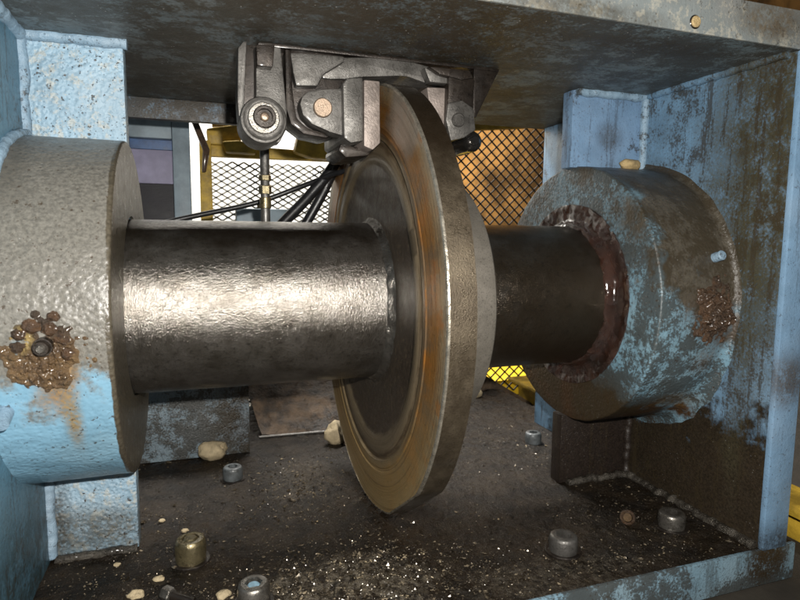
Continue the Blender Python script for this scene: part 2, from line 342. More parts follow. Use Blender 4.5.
# ------------------------------------------------------------------ surroundings
g = box(-3, 4, -1, 3.2, -.09, -.036, 0); o = obj('ground', g, M['concrete'], None, 0); o['kind'] = 'structure'
o = obj('wall', box(-1.2, .62, 2.0, 2.06, -.036, 2.2, 0), M['white'], None, 0); o['kind'] = 'structure'
o = obj('wall', box(.624, 4, 1.9, 1.96, .12, 2.2, 0), M['orange'], None, 0); o['kind'] = 'structure'
t = thing('yellow_plinth', 'bright yellow painted plinth low behind the dark mesh', 'plinth', (.58, 1.13, -.036))
obj('top', box(.36, .80, 1.0, 1.26, -.012, -.004, .002), M['bright_yellow'], t)
obj('side', box(.362, .798, 1.002, 1.012, -.036, -.0123, .001), M['bright_yellow'], t)
t = thing('yellow_rail', 'yellow painted rail on the ground outside the right side plate', 'rail', (.60, .5, -.036))
obj('web', box(.585, .595, .30, .98, -.036, .0, .002), M['yellow'], t); obj('flange', box(.56, .62, .30, .98, .0003, .008, .002), M['yellow'], t)

# ------------------------------------------------------------------ machine frame
fr = thing('machine_frame', 'blue welded steel frame with grease-blackened base and two bearing housings', 'machine frame', (.17, .55, -.034))
def slab(name, x0, x1, y0, y1, z0, z1, mat, amp=.0006, n=(70, 50, 4), bev=None, fr_=14, face=None, h=None):
    """plate with a finely divided, slightly uneven surface (face: 'z+' or 'z-')"""
    b = nb(); X = [x0 + (x1 - x0) * i / n[0] for i in range(n[0] + 1)]; Yv = [y0 + (y1 - y0) * j / n[1] for j in range(n[1] + 1)]
    zt, zo = (z1, z0) if face == 'z+' else (z0, z1)
    A = [[b.verts.new((x, y, zt + (h(x, y) if h else amp * noise.noise(Vector((x, y, 0)) * fr_)))) for y in Yv] for x in X]
    for i in range(n[0]):
        for j in range(n[1]): b.faces.new((A[i][j], A[i + 1][j], A[i + 1][j + 1], A[i][j + 1]))
    lo = [b.verts.new((x, y, zo)) for x, y in ((x0, y0), (x1, y0), (x1, y1), (x0, y1))]
    b.faces.new(lo)
    e = [[A[i][0] for i in range(n[0] + 1)], [A[n[0]][j] for j in range(n[1] + 1)], [A[i][n[1]] for i in range(n[0], -1, -1)], [A[0][j] for j in range(n[1], -1, -1)]]
    for k in range(4): b.faces.new(e[k] + [lo[(k + 1) % 4], lo[k]])
    return b
# top plate
tp = obj('top_plate', slab('top', -.17, .51, YF + .003, .752, ZC, ZC + .029, M['top'], face='z-'), M['top'], fr, 40, label='oil-blackened blue top plate')
lip = obj('front_edge', box(-.17, .51, YF, YF + .0028, ZC - .0005, ZC + .0295, .0008), M['lip'], tp)
hp = P(695, 22, 1, YF)
obj('plug_hole', cyl((hp.x, YF - .0006, hp.z), (hp.x, YF + .002, hp.z), .0052, bev=.0004), M['cast_dark'], tp)
obj('plug', cyl((hp.x, YF - .0022, hp.z), (hp.x, YF + .002, hp.z), .0042, bev=.0008), M['putty'], tp)
# base plate with lumps of grease
def hfloor(x, y):
    v = Vector((x, y, 0)); h = 0.0014 * noise.noise(v * 30) + .0017 * noise.noise(v * 90) + .0012 * noise.noise(v * 220)
    for (u, w_, rx, ry, k) in ((345, 588, .075, .045, .005), (300, 485, .04, .05, .0035), (500, 450, .05, .05, .003), (120, 590, .04, .03, .003), (690, 500, .03, .05, .004)):
        c = P(u, w_, 2, 0); d = ((x - c.x) / rx) ** 2 + ((y - c.y) / ry) ** 2
        if d < 4: h += k * math.exp(-d * 1.3) * (1 + .8 * noise.noise(v * 120))
    return h * min(1, max(0, (y - YF) / .02))
bp = obj('base_plate', slab('base', -.17, .515, YF + .003, .95, -.034, 0, M['base'], n=(230, 200, 1), face='z+', h=hfloor), M['base'], fr, 60, label='base plate under black grease and grit')
obj('front_edge', box(-.17, .515, YF - .001, YF + .0028, -.034, .0005, .001), M['base_edge'], bp)
# side plates
rs = obj('side_plate', box(XR, .5, YF + .003, .742, .0005, ZC - .0005, .001), M['wall_r'], fr, label='right side plate streaked with grime')
obj('front_edge', box(XR - .0005, .5005, YF - .003, YF + .0028, .0005, ZC - .001, .0012), M['post'], rs, label='cleaner blue front edge of the side plate')
ls = obj('side_plate', box(-.16, XL, YF, .742, .0005, ZC - .0005, .001), M['wall_l'], fr, label='left side plate')
# stiffener plates above and under the housings
TH = .018
RH = .139                                         # housing radius
def stiff(x0, x1, z0, z1, mat):
    return obj('stiffener_plate', box(x0, x1, YP, YP + TH, z0, z1, .0015), mat, fr)
stiff(XL, -.0565, Z0 + RH * .98, ZC - .0005, M['stiff_l']); stiff(XL, -.0605, .0008, Z0 - RH * .97, M['stiff_l'])
stiff(.377, XR, Z0 + RH * .99, ZC - .0005, M['stiff_r']); stiff(.379, XR, .0008, Z0 - RH * .985, M['stiff_r'])
# weld beads
wj = lambda a, b, n=46: [p + Vector((.0008 * noise.noise(p * 90), .0008 * noise.noise(p * 80 + Vector((3, 0, 0))), .0008 * noise.noise(p * 85 + Vector((0, 7, 0))))) for p in lerp(a, b, n)]
weld('weld_bead', wj((XL, YP - .001, ZC - .002), (-.053, YP - .001, ZC - .002)), .0052, M['weld'], fr)
weld('weld_bead', wj((XL + .001, YP - .001, ZC - .004), (XL + .001, YP - .001, Z0 + .14)), .0045, M['weld'], fr)
weld('weld_bead', wj((XL + .004, YP - .002, .001), (-.0615, YP - .002, .001)), .0042, M['weld_oil'], fr)
weld('weld_bead', wj((XL + .001, YP - .001, .004), (XL + .001, YP - .001, .075)), .005, M['weld'], fr)
weld('weld_bead', wj((XL, YF, ZC - .002), (XL, YP, ZC - .002), 80), .006, M['weld'], fr)
weld('weld_bead', wj((.381, YP - .001, ZC - .002), (XR - .002, YP - .001, ZC - .002)), .005, M['weld'], fr)
weld('weld_bead', wj((XR - .001, YP - .001, ZC - .004), (XR - .001, YP - .001, Z0 + .13)), .005, M['weld'], fr)
weld('weld_bead', wj((XR - .001, YF + .01, ZC - .001), (XR - .001, YP, ZC - .001), 80), .0042, M['wall_r'], fr)
weld('weld_bead', wj((XR - .001, YF + .004, .001), (XR - .001, YP, .001), 80), .0052, M['weld_oil'], fr, .55)
weld('weld_bead', wj((.388, YP - .002, .001), (XR - .002, YP - .002, .001)), .005, M['weld_oil'], fr, .55)
weld('weld_bead', wj((XR - .001, YP - .001, .003), (XR - .001, YP - .001, Z0 - .125)), .0048, M['stiff_r'], fr)
# back beam and low back plate
obj('back_beam', box(-.13, .25, .743, .755, ZC - .024, ZC - .0006, .001), M['beam'], fr)
obj('back_plate', box(-.128, .052, .745, .757, .0008, .135, .001), M['back_low'], fr, label='wet grey-blue back plate')

# bearing housings
def hdisp(v, x, r, a):
    k = .0006 * noise.noise(v * 60) + .0003 * noise.noise(v * 190)
    d = Vector((0, v.y - Y0, v.z - Z0)).normalized(); return v + d * k
def ringpro(xf, xb, s, ri=.0956):
    """s=+1: body runs to +x from face xf"""
    ch = .0022
    pr_ = [(xf, ri), (xf, .105), (xf, .115), (xf, .125), (xf, RH - ch)]
    for k in range(1, 4): a = k / 4 * math.pi / 2; pr_.append((xf + s * ch * (1 - math.cos(a)), RH - ch + ch * math.sin(a)))
    n = 14
    for k in range(n + 1): pr_.append((xf + s * ch + (xb - xf - s * ch) * k / n, RH))
    pr_ += [(xb, ri)]
    return pr_
hl = obj('bearing_housing', lathe(ringpro(-.056, XL - .001, -1, .0775), disp=hdisp, seg=260), M['hous_l'], fr, 40, label='left bearing housing, greasy above and pale blue below, rust stain')
hr = obj('bearing_housing', lathe(ringpro(.3845, XR + .001, 1), disp=hdisp, seg=260), M['hous_r'], fr, 40, label='right bearing housing with brown crust and thick weld at the side plate')
# fillet weld round the right housing
def arcpath(x, r, a0, a1, n): return [Vector((x, Y0 + r * math.cos(a), Z0 + r * math.sin(a))) + Vector((.0012 * noise.noise(Vector((a * 9, 0, 0))), .0015 * noise.noise(Vector((a * 8, 4, 0))), 0)) for a in [a0 + (a1 - a0) * i / n for i in range(n + 1)]]
FP = [(0, 1), (.12, .55), (.3, .28), (.58, .1), (1, -.03)]            # concave fillet: (out from plate, up the plate)
def wd(v, x, r, a):
    low = max(0, 1 - abs(((math.degrees(a) % 360) - 232) / 40))          # heavier, ragged run low on the front
    k = (XR - x) / .008; up = (r - RH) / .007
    sc = 1 + 1.5 * low + .25 * noise.noise(Vector((a * 7, 0, 0))); lump = .10 * noise.noise(Vector((a * 26, k, up))) + low * .45 * noise.noise(Vector((a * 9, k * 1.5, up * 2)))
    rr = RH - .0003 + max(-.0004, .007 * up * sc * (1 + lump)); xx = XR + .0004 - .008 * k * sc * (1 + lump * .6)
    return Vector((xx, Y0 + rr * math.cos(a), Z0 + rr * math.sin(a)))
obj('fillet_weld', lathe([(XR - .008 * p_, RH + .007 * q_) for p_, q_ in FP] + [(XR, RH - .0003)], seg=300, disp=wd), M['hous_r'], hr, 60)
weld('weld_bead', arcpath(XL + .002, RH + .001, R(95), R(170), 90), .004, M['weld'], hl, .25)
# red greasy seal rings
def sdisp(v, x, r, a):
    k = .0020 * noise.noise(v * 75) + .0018 * noise.noise(v * 210) + .0008 * noise.noise(v * 500)
    return v + Vector((k, 0, 0)) + Vector((0, v.y - Y0, v.z - Z0)).normalized() * k * .5
obj('seal_ring', lathe([(.3750, .0750), (.3762, .0772), (.3795, .0782), (.3835, .0800), (.3850, .0830), (.3838, .0870), (.3845, .0895), (.3835, .0920), (.3832, .0950), (.3835, .0985), (.3860, .0990), (.40, .0968), (.41, .076)], disp=sdisp, seg=260), M['seal'], hr, 60, label='dark red greasy seal ring')
# rust crusts on the housings: lumpy skins following the cylinder
def crust(xc, ac, wx, wa, seed, hgt):
    b = nb(); n = 90; A = {}
    for i in range(n + 1):
        for j in range(n + 1):
            u = (i / n * 2 - 1) * 1.35; v_ = (j / n * 2 - 1) * 1.35
            q = Vector((u * 2, v_ * 2, seed)); edge = 1 - math.hypot(u, v_) + .5 * noise.noise(q * 1.3) + .25 * noise.noise(q * 3.1)
            if edge > -.25:
                hh = edge * .008 if edge < 0 else hgt * min(1, edge * 2.2) * (.30 + .9 * abs(noise.noise(q * 2.6)) + .5 * abs(noise.noise(q * 5)) + .3 * noise.noise(q * 11))
                a = ac + v_ * wa; r = RH + hh - .0008; A[i, j] = b.verts.new((xc + u * wx, Y0 + r * math.cos(a), Z0 + r * math.sin(a)))
    for i in range(n):
        for j in range(n):
            k = [(i, j), (i + 1, j), (i + 1, j + 1), (i, j + 1)]
            if all(q in A for q in k): b.faces.new([A[q] for q in k])
    return b
c = P(45, 345, 1, .408)
ca = math.atan2(c.z - Z0, c.y - Y0)
rp = obj('rust_patch', crust(c.x, ca + .05, .024, .17, 3.3, .0045), M['ochre'], hl, 60, label='crusted brown rust round the grease nipple')
def on_h(x, a, r=RH): return Vector((x, Y0 + r * math.cos(a), Z0 + r * math.sin(a)))
obj('grease_nipple', tube([on_h(c.x, ca, RH + h) for h in (0, .004, .0062)], .0056, 20, bm=tube([on_h(c.x, ca, RH + h) for h in (.004, .008, .010)], lambda t: .0052 - .001 * t, 16)), M['cast_dark'], hl, 40)
obj('nipple_tip', tube([on_h(c.x, ca, RH + h) for h in (.0095, .0115, .0125)], lambda t: .0030 - .001 * t, 16), M['bolt'], hl, 40)
for dx, da, s in ((-.013, -.055, .0042), (-.006, -.09, .0048), (.004, -.075, .0045), (.010, -.03, .0042), (.0125, .04, .0042), (-.014, .0, .0038), (.006, -.13, .0036)):
    p = on_h(c.x + dx, ca + da, RH + .0016); obj('scale_lump', blob(p, s, s * .5, s * .85, dx * 900, .45, 1.8), M['rustlump'], rp, 60)
q = P(688, 305, 0, .440); qa = math.atan2(q.z - Z0, q.y - Y0)
obj('rust_patch', crust(.448, qa + .03, .024, .23, 8.2, .0065), M['rustlump'], hr, 60, label='peeling brown crust')
# dowel pins
p = P(704, 262, 0, .452); pa = math.atan2(p.z - Z0, p.y - Y0)
obj('dowel_pin', tube([on_h(.4505, pa, RH - .003), on_h(.4505, pa, RH + .0085), on_h(.4505, pa, RH + .0095)], lambda t: .0046 if t < .8 else .0036, 18), M['weld'], hr, 40)
obj('dowel_pin', tube([on_h(-.1205, R(201), RH - .003), on_h(-.1205, R(201), RH + .012)], .0052, 18), M['weld'], hl, 40)
# grit and shavings lying on the base plate: nobody could count it
gb = nb(); cl = [(P(345, 585, 2, 0), .060, .030, 7000), (P(300, 490, 2, 0), .035, .045, 1800), (P(510, 450, 2, 0), .05, .06, 700), (P(560, 575, 2, 0), .09, .03, 900), (P(150, 560, 2, 0), .05, .05, 700), (P(650, 520, 2, 0), .05, .04, 350)]
vs_, fs = [], []
def chip(x, y, s):
    h = hfloor(x, y); z = h + s * .35; a = random.uniform(0, 6.28); k = len(vs_); e = random.uniform(.6, 2.2)
    for dx, dy, dz in ((1, 0, 0), (0, 1, 0), (-1, 0, 0), (0, -1, 0), (0, 0, 1), (0, 0, -1)):
        dx *= e * random.uniform(.6, 1.2); dy *= random.uniform(.6, 1.2); dz *= random.uniform(.4, 1)
        vs_.append((x + s * (dx * math.cos(a) - dy * math.sin(a)), y + s * (dx * math.sin(a) + dy * math.cos(a)), z + s * dz))
    for i in range(4): fs.append((k + i, k + (i + 1) % 4, k + 4)); fs.append((k + (i + 1) % 4, k + i, k + 5))
def ok(x, y): return -.125 < x < .465 and YF + .006 < y < .94 and not (x < -.055 and .535 < y < .56)
for c_, sx, sy, n in cl:
    for i in range(n):
        x = random.gauss(c_.x, sx); y = random.gauss(c_.y, sy)
        if ok(x, y): chip(x, y, min(.0025, .00040 * math.exp(random.gauss(.1, .55))))
for i in range(8000):
    x = random.uniform(-.125, .465); y = random.uniform(YF, .92)
    if ok(x, y) and noise.noise(Vector((x, y, 2)) * 14) > -.15: chip(x, y, min(.0025, .00038 * math.exp(random.gauss(.1, .55))))
me = bpy.data.meshes.new('grit'); me.from_pydata(vs_, [], fs)
def grit_mat():
    N = Nodes('grit'); v = N.voro(180, out='Color'); n = N.n('ShaderNodeSeparateColor'); N.link(v, n.inputs[0])
    col = N.ramp(n.outputs[0], [(0, (.02, .015, .010)), (.45, (.06, .047, .031)), (.75, (.14, .115, .08)), (.94, (.27, .22, .15)), (1, (.42, .34, .22))])
    return N.done(col, .25, .35, None, .7)
M['grit'] = grit_mat(); me.materials.append(M['grit'])
go = bpy.data.objects.new('grit', me); COL.objects.link(go); go['kind'] = 'stuff'; tag(go, 'loose grit and metal filings strewn over the greasy base plate', 'grit')

# ------------------------------------------------------------------ shaft with brake disc
sh = thing('brake_disc_shaft', 'oily steel shaft carrying a large rust-streaked brake disc between the housings', 'shaft', (.15, Y0, Z0))
def shdisp(v, x, r, a):
    k = .00035 * noise.noise(Vector((x * 30, a * 3, 0))) ; return v + Vector((0, v.y - Y0, v.z - Z0)).normalized() * k
xs = [-.10 + .54 * i / 120 for i in range(121)]
obj('shaft', lathe([(x, .075) for x in xs], closed=False, seg=180, disp=shdisp), M['shaft'], sh, 40)
XD0, XD1, RD = .1517, .1745, .2005
nf = (math.cos(R(-125)), math.sin(R(-125))); FL = RD * math.cos(R(12.5))
def dd(v, x, r, a):
    k = .00018 * noise.noise(v * 40)
    s = (v.y - Y0) * nf[0] + (v.z - Z0) * nf[1]
    lim = FL if r > RD - .0012 else FL - .0012
    if s > lim and r > .18: v = v - Vector((0, nf[0], nf[1])) * (s - lim)
    return v + Vector((k, 0, 0))
prof = [(XD1, .07), (.158, .07), (.156, .082), (.1555, .09), (.1555, .128), (.1545, .132), (.1530, .134), (.1528, .148), (.1540, .1495), (.1540, .1525), (.1520, .154), (.1517, .160), (.1526, .161), (.1526, .163), (.1517, .164), (XD0, .175), (XD0, .187), (XD0, RD - .0016)]
dk = obj('brake_disc', lathe(prof + [(XD0 + .0002, RD - .0014), (XD1 - .0012, RD - .0014), (XD1, RD - .0025), (XD1, .16)], seg=360, disp=dd), M['disc'], sh, 40, label='brake disc with worn orange-brown track and dark web')
ob = [(XD0 + .0008, RD - .0013)] + [(XD0 + .0016 + (XD1 - XD0 - .003) * k / 8, RD) for k in range(9)] + [(XD1 - .0008, RD - .0013)]
obj('rim', lathe(ob, seg=360, disp=dd), M['rim'], dk, 50, label='greasy rim with a flat spot')
obj('rim_edge', lathe([(XD0 - .0002, RD - .0020), (XD0 - .0002, RD - .0012), (XD0 + .0004, RD - .0001), (XD0 + .0019, RD + .00012), (XD0 + .0019, RD - .0018)], seg=360, disp=dd), M['edge'], dk, 50, label='bright chamfered edge')
obj('weld_ring', lathe([(.1500, .0748), (.1515, .0765), (.1540, .0780), (.1562, .0805), (.158, .074)], seg=200, disp=lambda v, x, r, a: v + Vector((.0007 * noise.noise(v * 160), 0, 0)) + Vector((0, v.y - Y0, v.z - Z0)).normalized() * .0012 * noise.noise(v * 140)), M['shaft'], sh, 60)
obj('collar', lathe([(XD1 - .001, .074), (XD1 - .001, .1195), (.2275, .1195), (.2315, .1185), (.2335, .116), (.2335, .074)], seg=220), M['collar'], sh, 35)

# ------------------------------------------------------------------ brake caliper hanging from the top plate
cal = thing('brake_caliper', 'grey cast brake caliper with levers and pins clasping the disc under the top plate', 'brake caliper', (.16, .56, ZC - .008))
def pp(pts, y0, y1, bev=.0015): return prism(pxz(pts, y0), y0, y1, bev)
def circ(u, v, r, y, n=20, a0=0, a1=360):
    c_ = px(u, v, 1, y); return [(c_.x + r * math.cos(R(a0 + (a1 - a0) * k / n)), c_.z + r * math.sin(R(a0 + (a1 - a0) * k / n))) for k in range(n + 1)]
a_, b_ = P(243, 40, 1, .497), P(499, 68, 1, .497)
obj('mount_plate', box(a_.x + .012, b_.x, .499, .66, ZC - .0036, ZC - .0008, .0009), M['cast_dark'], cal)
# left lever: web, rib, round eye with bolt
lv = obj('lever', pp([(256, 66), (258, 45), (281, 47), (284, 80), (287, 112), (287, 128), (280, 142), (262, 146), (246, 138), (243, 110), (250, 104), (256, 98)], .492, .512), M['cast'], cal)
obj('lever_rib', pp([(238, 48), (243, 41), (247, 41), (246, 60), (244, 108), (239, 118), (237.5, 100)], .484, .512), M['cast'], cal)
obj('lever_back', pp([(240, 44), (288, 46), (290, 100), (240, 105)], .514, .522), M['cast_dark'], cal)  # near-black colour paints the shade at the back of the recess
obj('lever_recess_shade', pp([(256, 44), (275, 44), (273, 67), (257, 65)], .480, .4915), M['cast_dark'], cal)  # dark piece added for the shade in the lever's recess, no real tab
e = P(262.5, 121, 1, .488)
def rings(name, cx, cz, y, prof, mat, parent, seg=48):
    b = nb(); rr = [[b.verts.new((cx + r * math.cos(2 * math.pi * k / seg), y + d, cz + r * math.sin(2 * math.pi * k / seg))) for k in range(seg)] for d, r in prof]
    for A, B in zip(rr, rr[1:]):
        for k in range(seg): b.faces.new((A[k], A[(k + 1) % seg], B[(k + 1) % seg], B[k]))
    b.faces.new(rr[0]); b.faces.new(rr[-1]); return obj(name, b, mat, parent, 30)
eye = rings('eye', e.x, e.z - .001, .4775, [(.040, .0182), (.002, .0182), (.0005, .0174), (0, .0158), (.0006, .0150), (.0012, .0125)], M['cast'], lv)
e2 = P(263, 120, 1, .476)
rings('washer', e2.x + .0005, e2.z + .0012, .4735, [(.006, .0122), (.0008, .0122), (0, .0115), (0, .0095)], M['bolt'], lv)
rings('bolt_head', e2.x + .0008, e2.z + .0015, .4690, [(.006, .0088), (.001, .0088), (0, .0080), (.0, .0062), (.0035, .0058)], M['cast_dark'], lv)
rings('bolt_stud', e2.x + .0008, e2.z + .0015, .4688, [(.005, .0036), (.0012, .0036), (0, .0025), (-.0004, .001)], M['pin'], lv)
# arm (housing casting) with rounded lower corner
obj('arm', pp([(289, 50), (345, 50), (346, 80), (344, 132), (326, 138), (306, 133), (296, 125), (290, 112), (288, 92)], .505, .545, .003), M['cast_dark'], cal)
obj('arm_flange', pp([(290, 52), (320, 54), (345, 56), (344, 62), (324, 74), (318, 86), (296, 86), (293, 72)], .494, .506, .0025), M['cast'], cal)
obj('arm_rib', pp([(285, 48), (291, 50), (293, 92), (297, 118), (308, 128), (326, 133), (326, 138), (304, 134), (291, 124), (286, 108)], .496, .53, .002), M['cast_dark'], cal)  # curved edge of the arm, its black also paints the shadow line beside the lever
ear = obj('pin_ear', pp([(300, 104), (302, 96), (308, 91), (320, 89), (343, 88), (343, 136), (330, 132), (312, 124), (303, 115)], .485, .504, .002), M['cast'], cal)
pn = P(322.5, 108, 1, .484); obj('pin', cyl((pn.x, .4815, pn.z), (pn.x, .52, pn.z), .0078, seg=36, bev=.0008), M['pin'], ear)
# pad holder and pad on the left face
obj('pad_holder', pp([(343, 84), (347, 78), (363, 77), (363.5, 141), (351, 143), (344, 138)], .478, .56, .002), M['cast'], cal)
obj('brake_pad', pp([(364, 79.5), (380, 81), (380.5, 143), (373, 150), (364, 146)], .480, .60, .0015), M['pad'], cal, label='pale worn pad against the disc face')
obj('pad_foot', pp([(341, 143), (372, 150), (369, 156), (346, 158), (338, 150)], .50, .56, .003), M['cast_dark'], cal)
# yoke bar over the disc
yk = pxz([(323, 70), (334, 60), (345, 57), (380, 57), (410, 61), (428, 66), (446, 70), (446, 84), (428, 84), (408, 84), (400, 80), (362, 77), (345, 79), (331, 79), (322, 78)], .500)
yk = [(x, max(z, Z0 + RD + .0025) if .148 < x < .178 else z) for x, z in yk]
obj('yoke', prism(yk, .500, .62, .002), M['cast'], cal)
obj('yoke_stop', pp([(424, 67), (450, 71), (450, 84), (430, 82)], .488, .50, .002), M['cast'], cal)
# right side: pad plate, arm with pin, gusset
obj('brake_pad', pp([(427, 87), (449, 88), (451, 128), (440, 128), (431, 120)], .492, .60, .0015), M['pad'], cal)
ra = obj('arm', pp([(449, 72), (472, 74), (476, 80), (474, 100), (475, 128), (470, 136), (452, 141), (447, 130), (448, 100)], .484, .53, .003), M['cast_dark'], cal)
obj('pin_ear', pp([(448, 103), (462, 100), (474, 108), (476, 130), (464, 138), (451, 141), (446, 120)], .4795, .484, .002), M['cast'], ra)
pn = P(458.5, 120, 1, .478); obj('pin', cyl((pn.x, .4765, pn.z), (pn.x, .52, pn.z), .0060, seg=32, bev=.0008), M['cast'], ra)
obj('yoke_bracket', pp([(428, 66), (470, 70), (474, 78), (462, 80), (440, 74)], .482, .50, .002), M['cast_dark'], cal)
obj('gusset', pp([(474, 67), (500, 69), (476, 118), (473, 116)], .50, .512, .001), M['cast_dark'], cal)
nt = P(468, 143, 1, .50); nut = rings('nut', nt.x, nt.z, .490, [(.03, .0095), (.003, .0095), (0, .0088), (-.002, .0074), (-.0035, .0052)], M['chrome'], cal)
rings('bolt_end', nt.x, nt.z, .484, [(.006, .0046), (.001, .0046), (0, .0035)], M['chrome'], nut)
obj('nut_neck', cyl((nt.x, .505, nt.z), (nt.x, .515, nt.z + .016), .006), M['cast_dark'], nut)
# tie rod hanging from the left lever
RY = .645; r0 = P(265, 180, 1, RY)
rod = obj('tie_rod', cyl((r0.x, RY, .385), (r0.x, RY, .25), .0050, seg=20, bm=cyl((e.x, .515, e.z), (r0.x, RY + .004, .385), .007)), M['cast'], cal)
for v_, hh, rr_ in ((178, .003, .0066), (190, .0045, .0068), (203, .006, .0062)):
    zc_ = P(265, v_, 1, RY).z; obj('fitting', cyl((r0.x, RY, zc_ - hh), (r0.x, RY, zc_ + hh), rr_, seg=6 if rr_ > .0065 else 20, bev=.0006), M['brass'], rod)

# ------------------------------------------------------------------ hoses behind the shaft
HG = 'black hoses behind the shaft'
def hose(pts, r, label):
    tag(obj('hose', tube(bez(pts), r, 12), M['black'], None, 60), label, 'hose', HG)
hose([P(150, 226, 1, .70), P(190, 217, 1, .70), P(255, 203, 1, .69), P(300, 187, 1, .68), P(328, 176, 1, .66), (.165, .62, .36), (.17, .60, .40), (.17, .585, .425)], .0030, 'thin black hose sagging across the white mesh to the caliper')
hose([(.045, .897, .245), (.045, .86, .235), P(255, 262, 1, .75), P(268, 240, 1, .69), P(285, 221, 1, .685), P(310, 195, 1, .675), P(334, 165, 1, .66), (.165, .62, .41), (.165, .60, .425)], .0064, 'thick black hose beside the thin one, rising steeply to the caliper')
hose([(.075, .897, .245), (.075, .86, .235), P(285, 262, 1, .75), P(296, 240, 1, .70), P(308, 220, 1, .695), P(323, 193, 1, .69), P(336, 168, 1, .68), (.18, .645, .40), (.185, .62, .425)], .0058, 'black hose closest to the disc, rising steeply behind it')

# ------------------------------------------------------------------ far side: guards, blue-grey frame
def mesh_strands(x0, x1, z0, z1, y, cw, chh, wd, dp):
    """expanded metal: crossing zigzag strands"""
    V, Fc = [], []
    def bar(a, b):
        d = Vector((b[0] - a[0], 0, b[1] - a[1])).normalized(); n_ = Vector((-d.z, 0, d.x)) * wd / 2; k = len(V)
        for p in (a, b):
            P_ = Vector((p[0], y, p[1]))
            for s1, s2 in ((1, 0), (1, 1), (-1, 1), (-1, 0)): V.append(P_ + n_ * s1 + Vector((0, dp * s2, 0)))
        for i in range(4): Fc.append((k + i, k + (i + 1) % 4, k + 4 + (i + 1) % 4, k + 4 + i))
    nx = int((x1 - x0) / cw); nz = int((z1 - z0) / chh)
    for i in range(nx):
        for j in range(nz):
            cx, cz = x0 + (i + .5) * cw, z0 + (j + .5) * chh
            L, Rr, T, B = (cx - cw / 2, cz), (cx + cw / 2, cz), (cx, cz + chh / 2), (cx, cz - chh / 2)
            bar(L, T); bar(T, Rr); bar(L, B); bar(B, Rr)
    b = nb(); vv = [b.verts.new(v) for v in V]
    for f_ in Fc: b.faces.new([vv[i] for i in f_])
    return b
GY = .98
lg = thing('guard_panel', 'yellow guard frame with pale expanded mesh in front of the white wall', 'guard', (.15, GY, -.036))
xl = P(204, 180, 1, GY).x
obj('expanded_mesh', mesh_strands(xl, .34, -.02, .40, GY, .0176, .0104, .0025, .003), M['mesh_l'], lg, 0, kind='stuff')
obj('post', prism(pxz([(199, 140), (211, 140), (213, 300), (202, 300)], GY - .03)[:2] + [(xl + .012, -.036), (xl - .008, -.036)], GY - .03, GY - .004, .002), M['yellow'], lg)
obj('beam', pp([(206, 142), (250, 146), (300, 150), (345, 154), (345, 162), (206, 156)], GY - .02, GY - .004, .002), M['yellow'], lg)
obj('clamp', pp([(206, 128), (238, 124), (243, 133), (240, 146), (208, 144)], GY - .03, GY - .008, .004), M['yellow'], lg)
obj('clamp', pp([(222, 141), (240, 140), (258, 146), (256, 154), (226, 152)], GY - .045, GY - .02, .004), M['yellow'], lg)
obj('clamp', pp([(298, 134), (345, 128), (345, 160), (312, 158), (294, 152)], GY - .045, GY - .02, .006), M['yellow'], lg)
obj('brace', pp([(190, 118), (197, 118), (210, 150), (206, 172), (202, 172), (203, 150)], GY - .045, GY - .031, .002), M['rustlump'], lg)
obj('top_rail', pp([(212, 117), (345, 120), (345, 128), (212, 126)], GY - .02, GY - .004, .002), M['yellow'], lg)
rg = thing('guard_panel', 'dark expanded mesh guard in front of the orange wall and yellow panel', 'guard', (.55, GY, -.036))
obj('expanded_mesh', mesh_strands(.40, .66, -.02, .50, GY, .0205, .0190, .0024, .002), M['mesh_r'], rg, 0, kind='stuff')
obj('post', box(.385, .40, GY - .01, GY + .01, -.036, .52, .002), M['cast_dark'], rg); obj('post', box(.66, .68, GY - .01, GY + .01, -.036, .52, .002), M['cast_dark'], rg)
obj('beam', pp([(470, 118), (570, 112), (570, 124), (520, 128), (470, 130)], GY - .02, GY - .003, .003), M['yellow'], rg)
# slanted brace low behind the disc
t = tag(obj('slanted_brace', prism(pxz([(462, 368), (480, 372), (530, 402), (556, 420), (556, 440), (520, 424), (462, 392)], .93), .93, .945, .003), M['plank'], None), 'dark brown slanted brace behind the disc below the dark mesh', 'brace')
# blue-grey frame at the left with a window opening
bf = thing('cabinet_frame', 'blue-grey metal frame with a window opening left of the white mesh', 'frame', (-.06, .95, -.036))
BY = .93
o1, o2, o3, o4 = [P(u, v, 1, BY) for u, v in ((112, 116), (189, 118), (172, 139), (128, 139))]
xa, xb, xi, xj, zt, zi = o1.x, o2.x, o3.x, o4.x, o2.z, o3.z
obj('post', box(xi, xb, BY, BY + .02, -.036, zt, .002), M['greyblue'], bf); obj('post', box(xa - .03, xj, BY, BY + .02, -.036, zt, .002), M['greyblue'], bf)
obj('head', box(xj + .0003, xi - .0003, BY + .0005, BY + .0195, zi, zt - .0005, .002), M['greyblue'], bf)
zm = P(150, 184, 1, BY + .03).z; zb = P(150, 150, 1, BY + .03).z
obj('panel', box(xj - .01, xi + .01, BY + .022, BY + .03, zm + .0003, zb - .0003, .001), M['lilac'], bf); obj('panel', box(xj - .01, xi + .01, BY + .022, BY + .03, -.036, zm, .001), M['dark_panel'], bf)
obj('trim', box(xj - .01, xi + .01, BY + .0215, BY + .03, zb, zi + .01, .001), M['blue_trim'], bf)
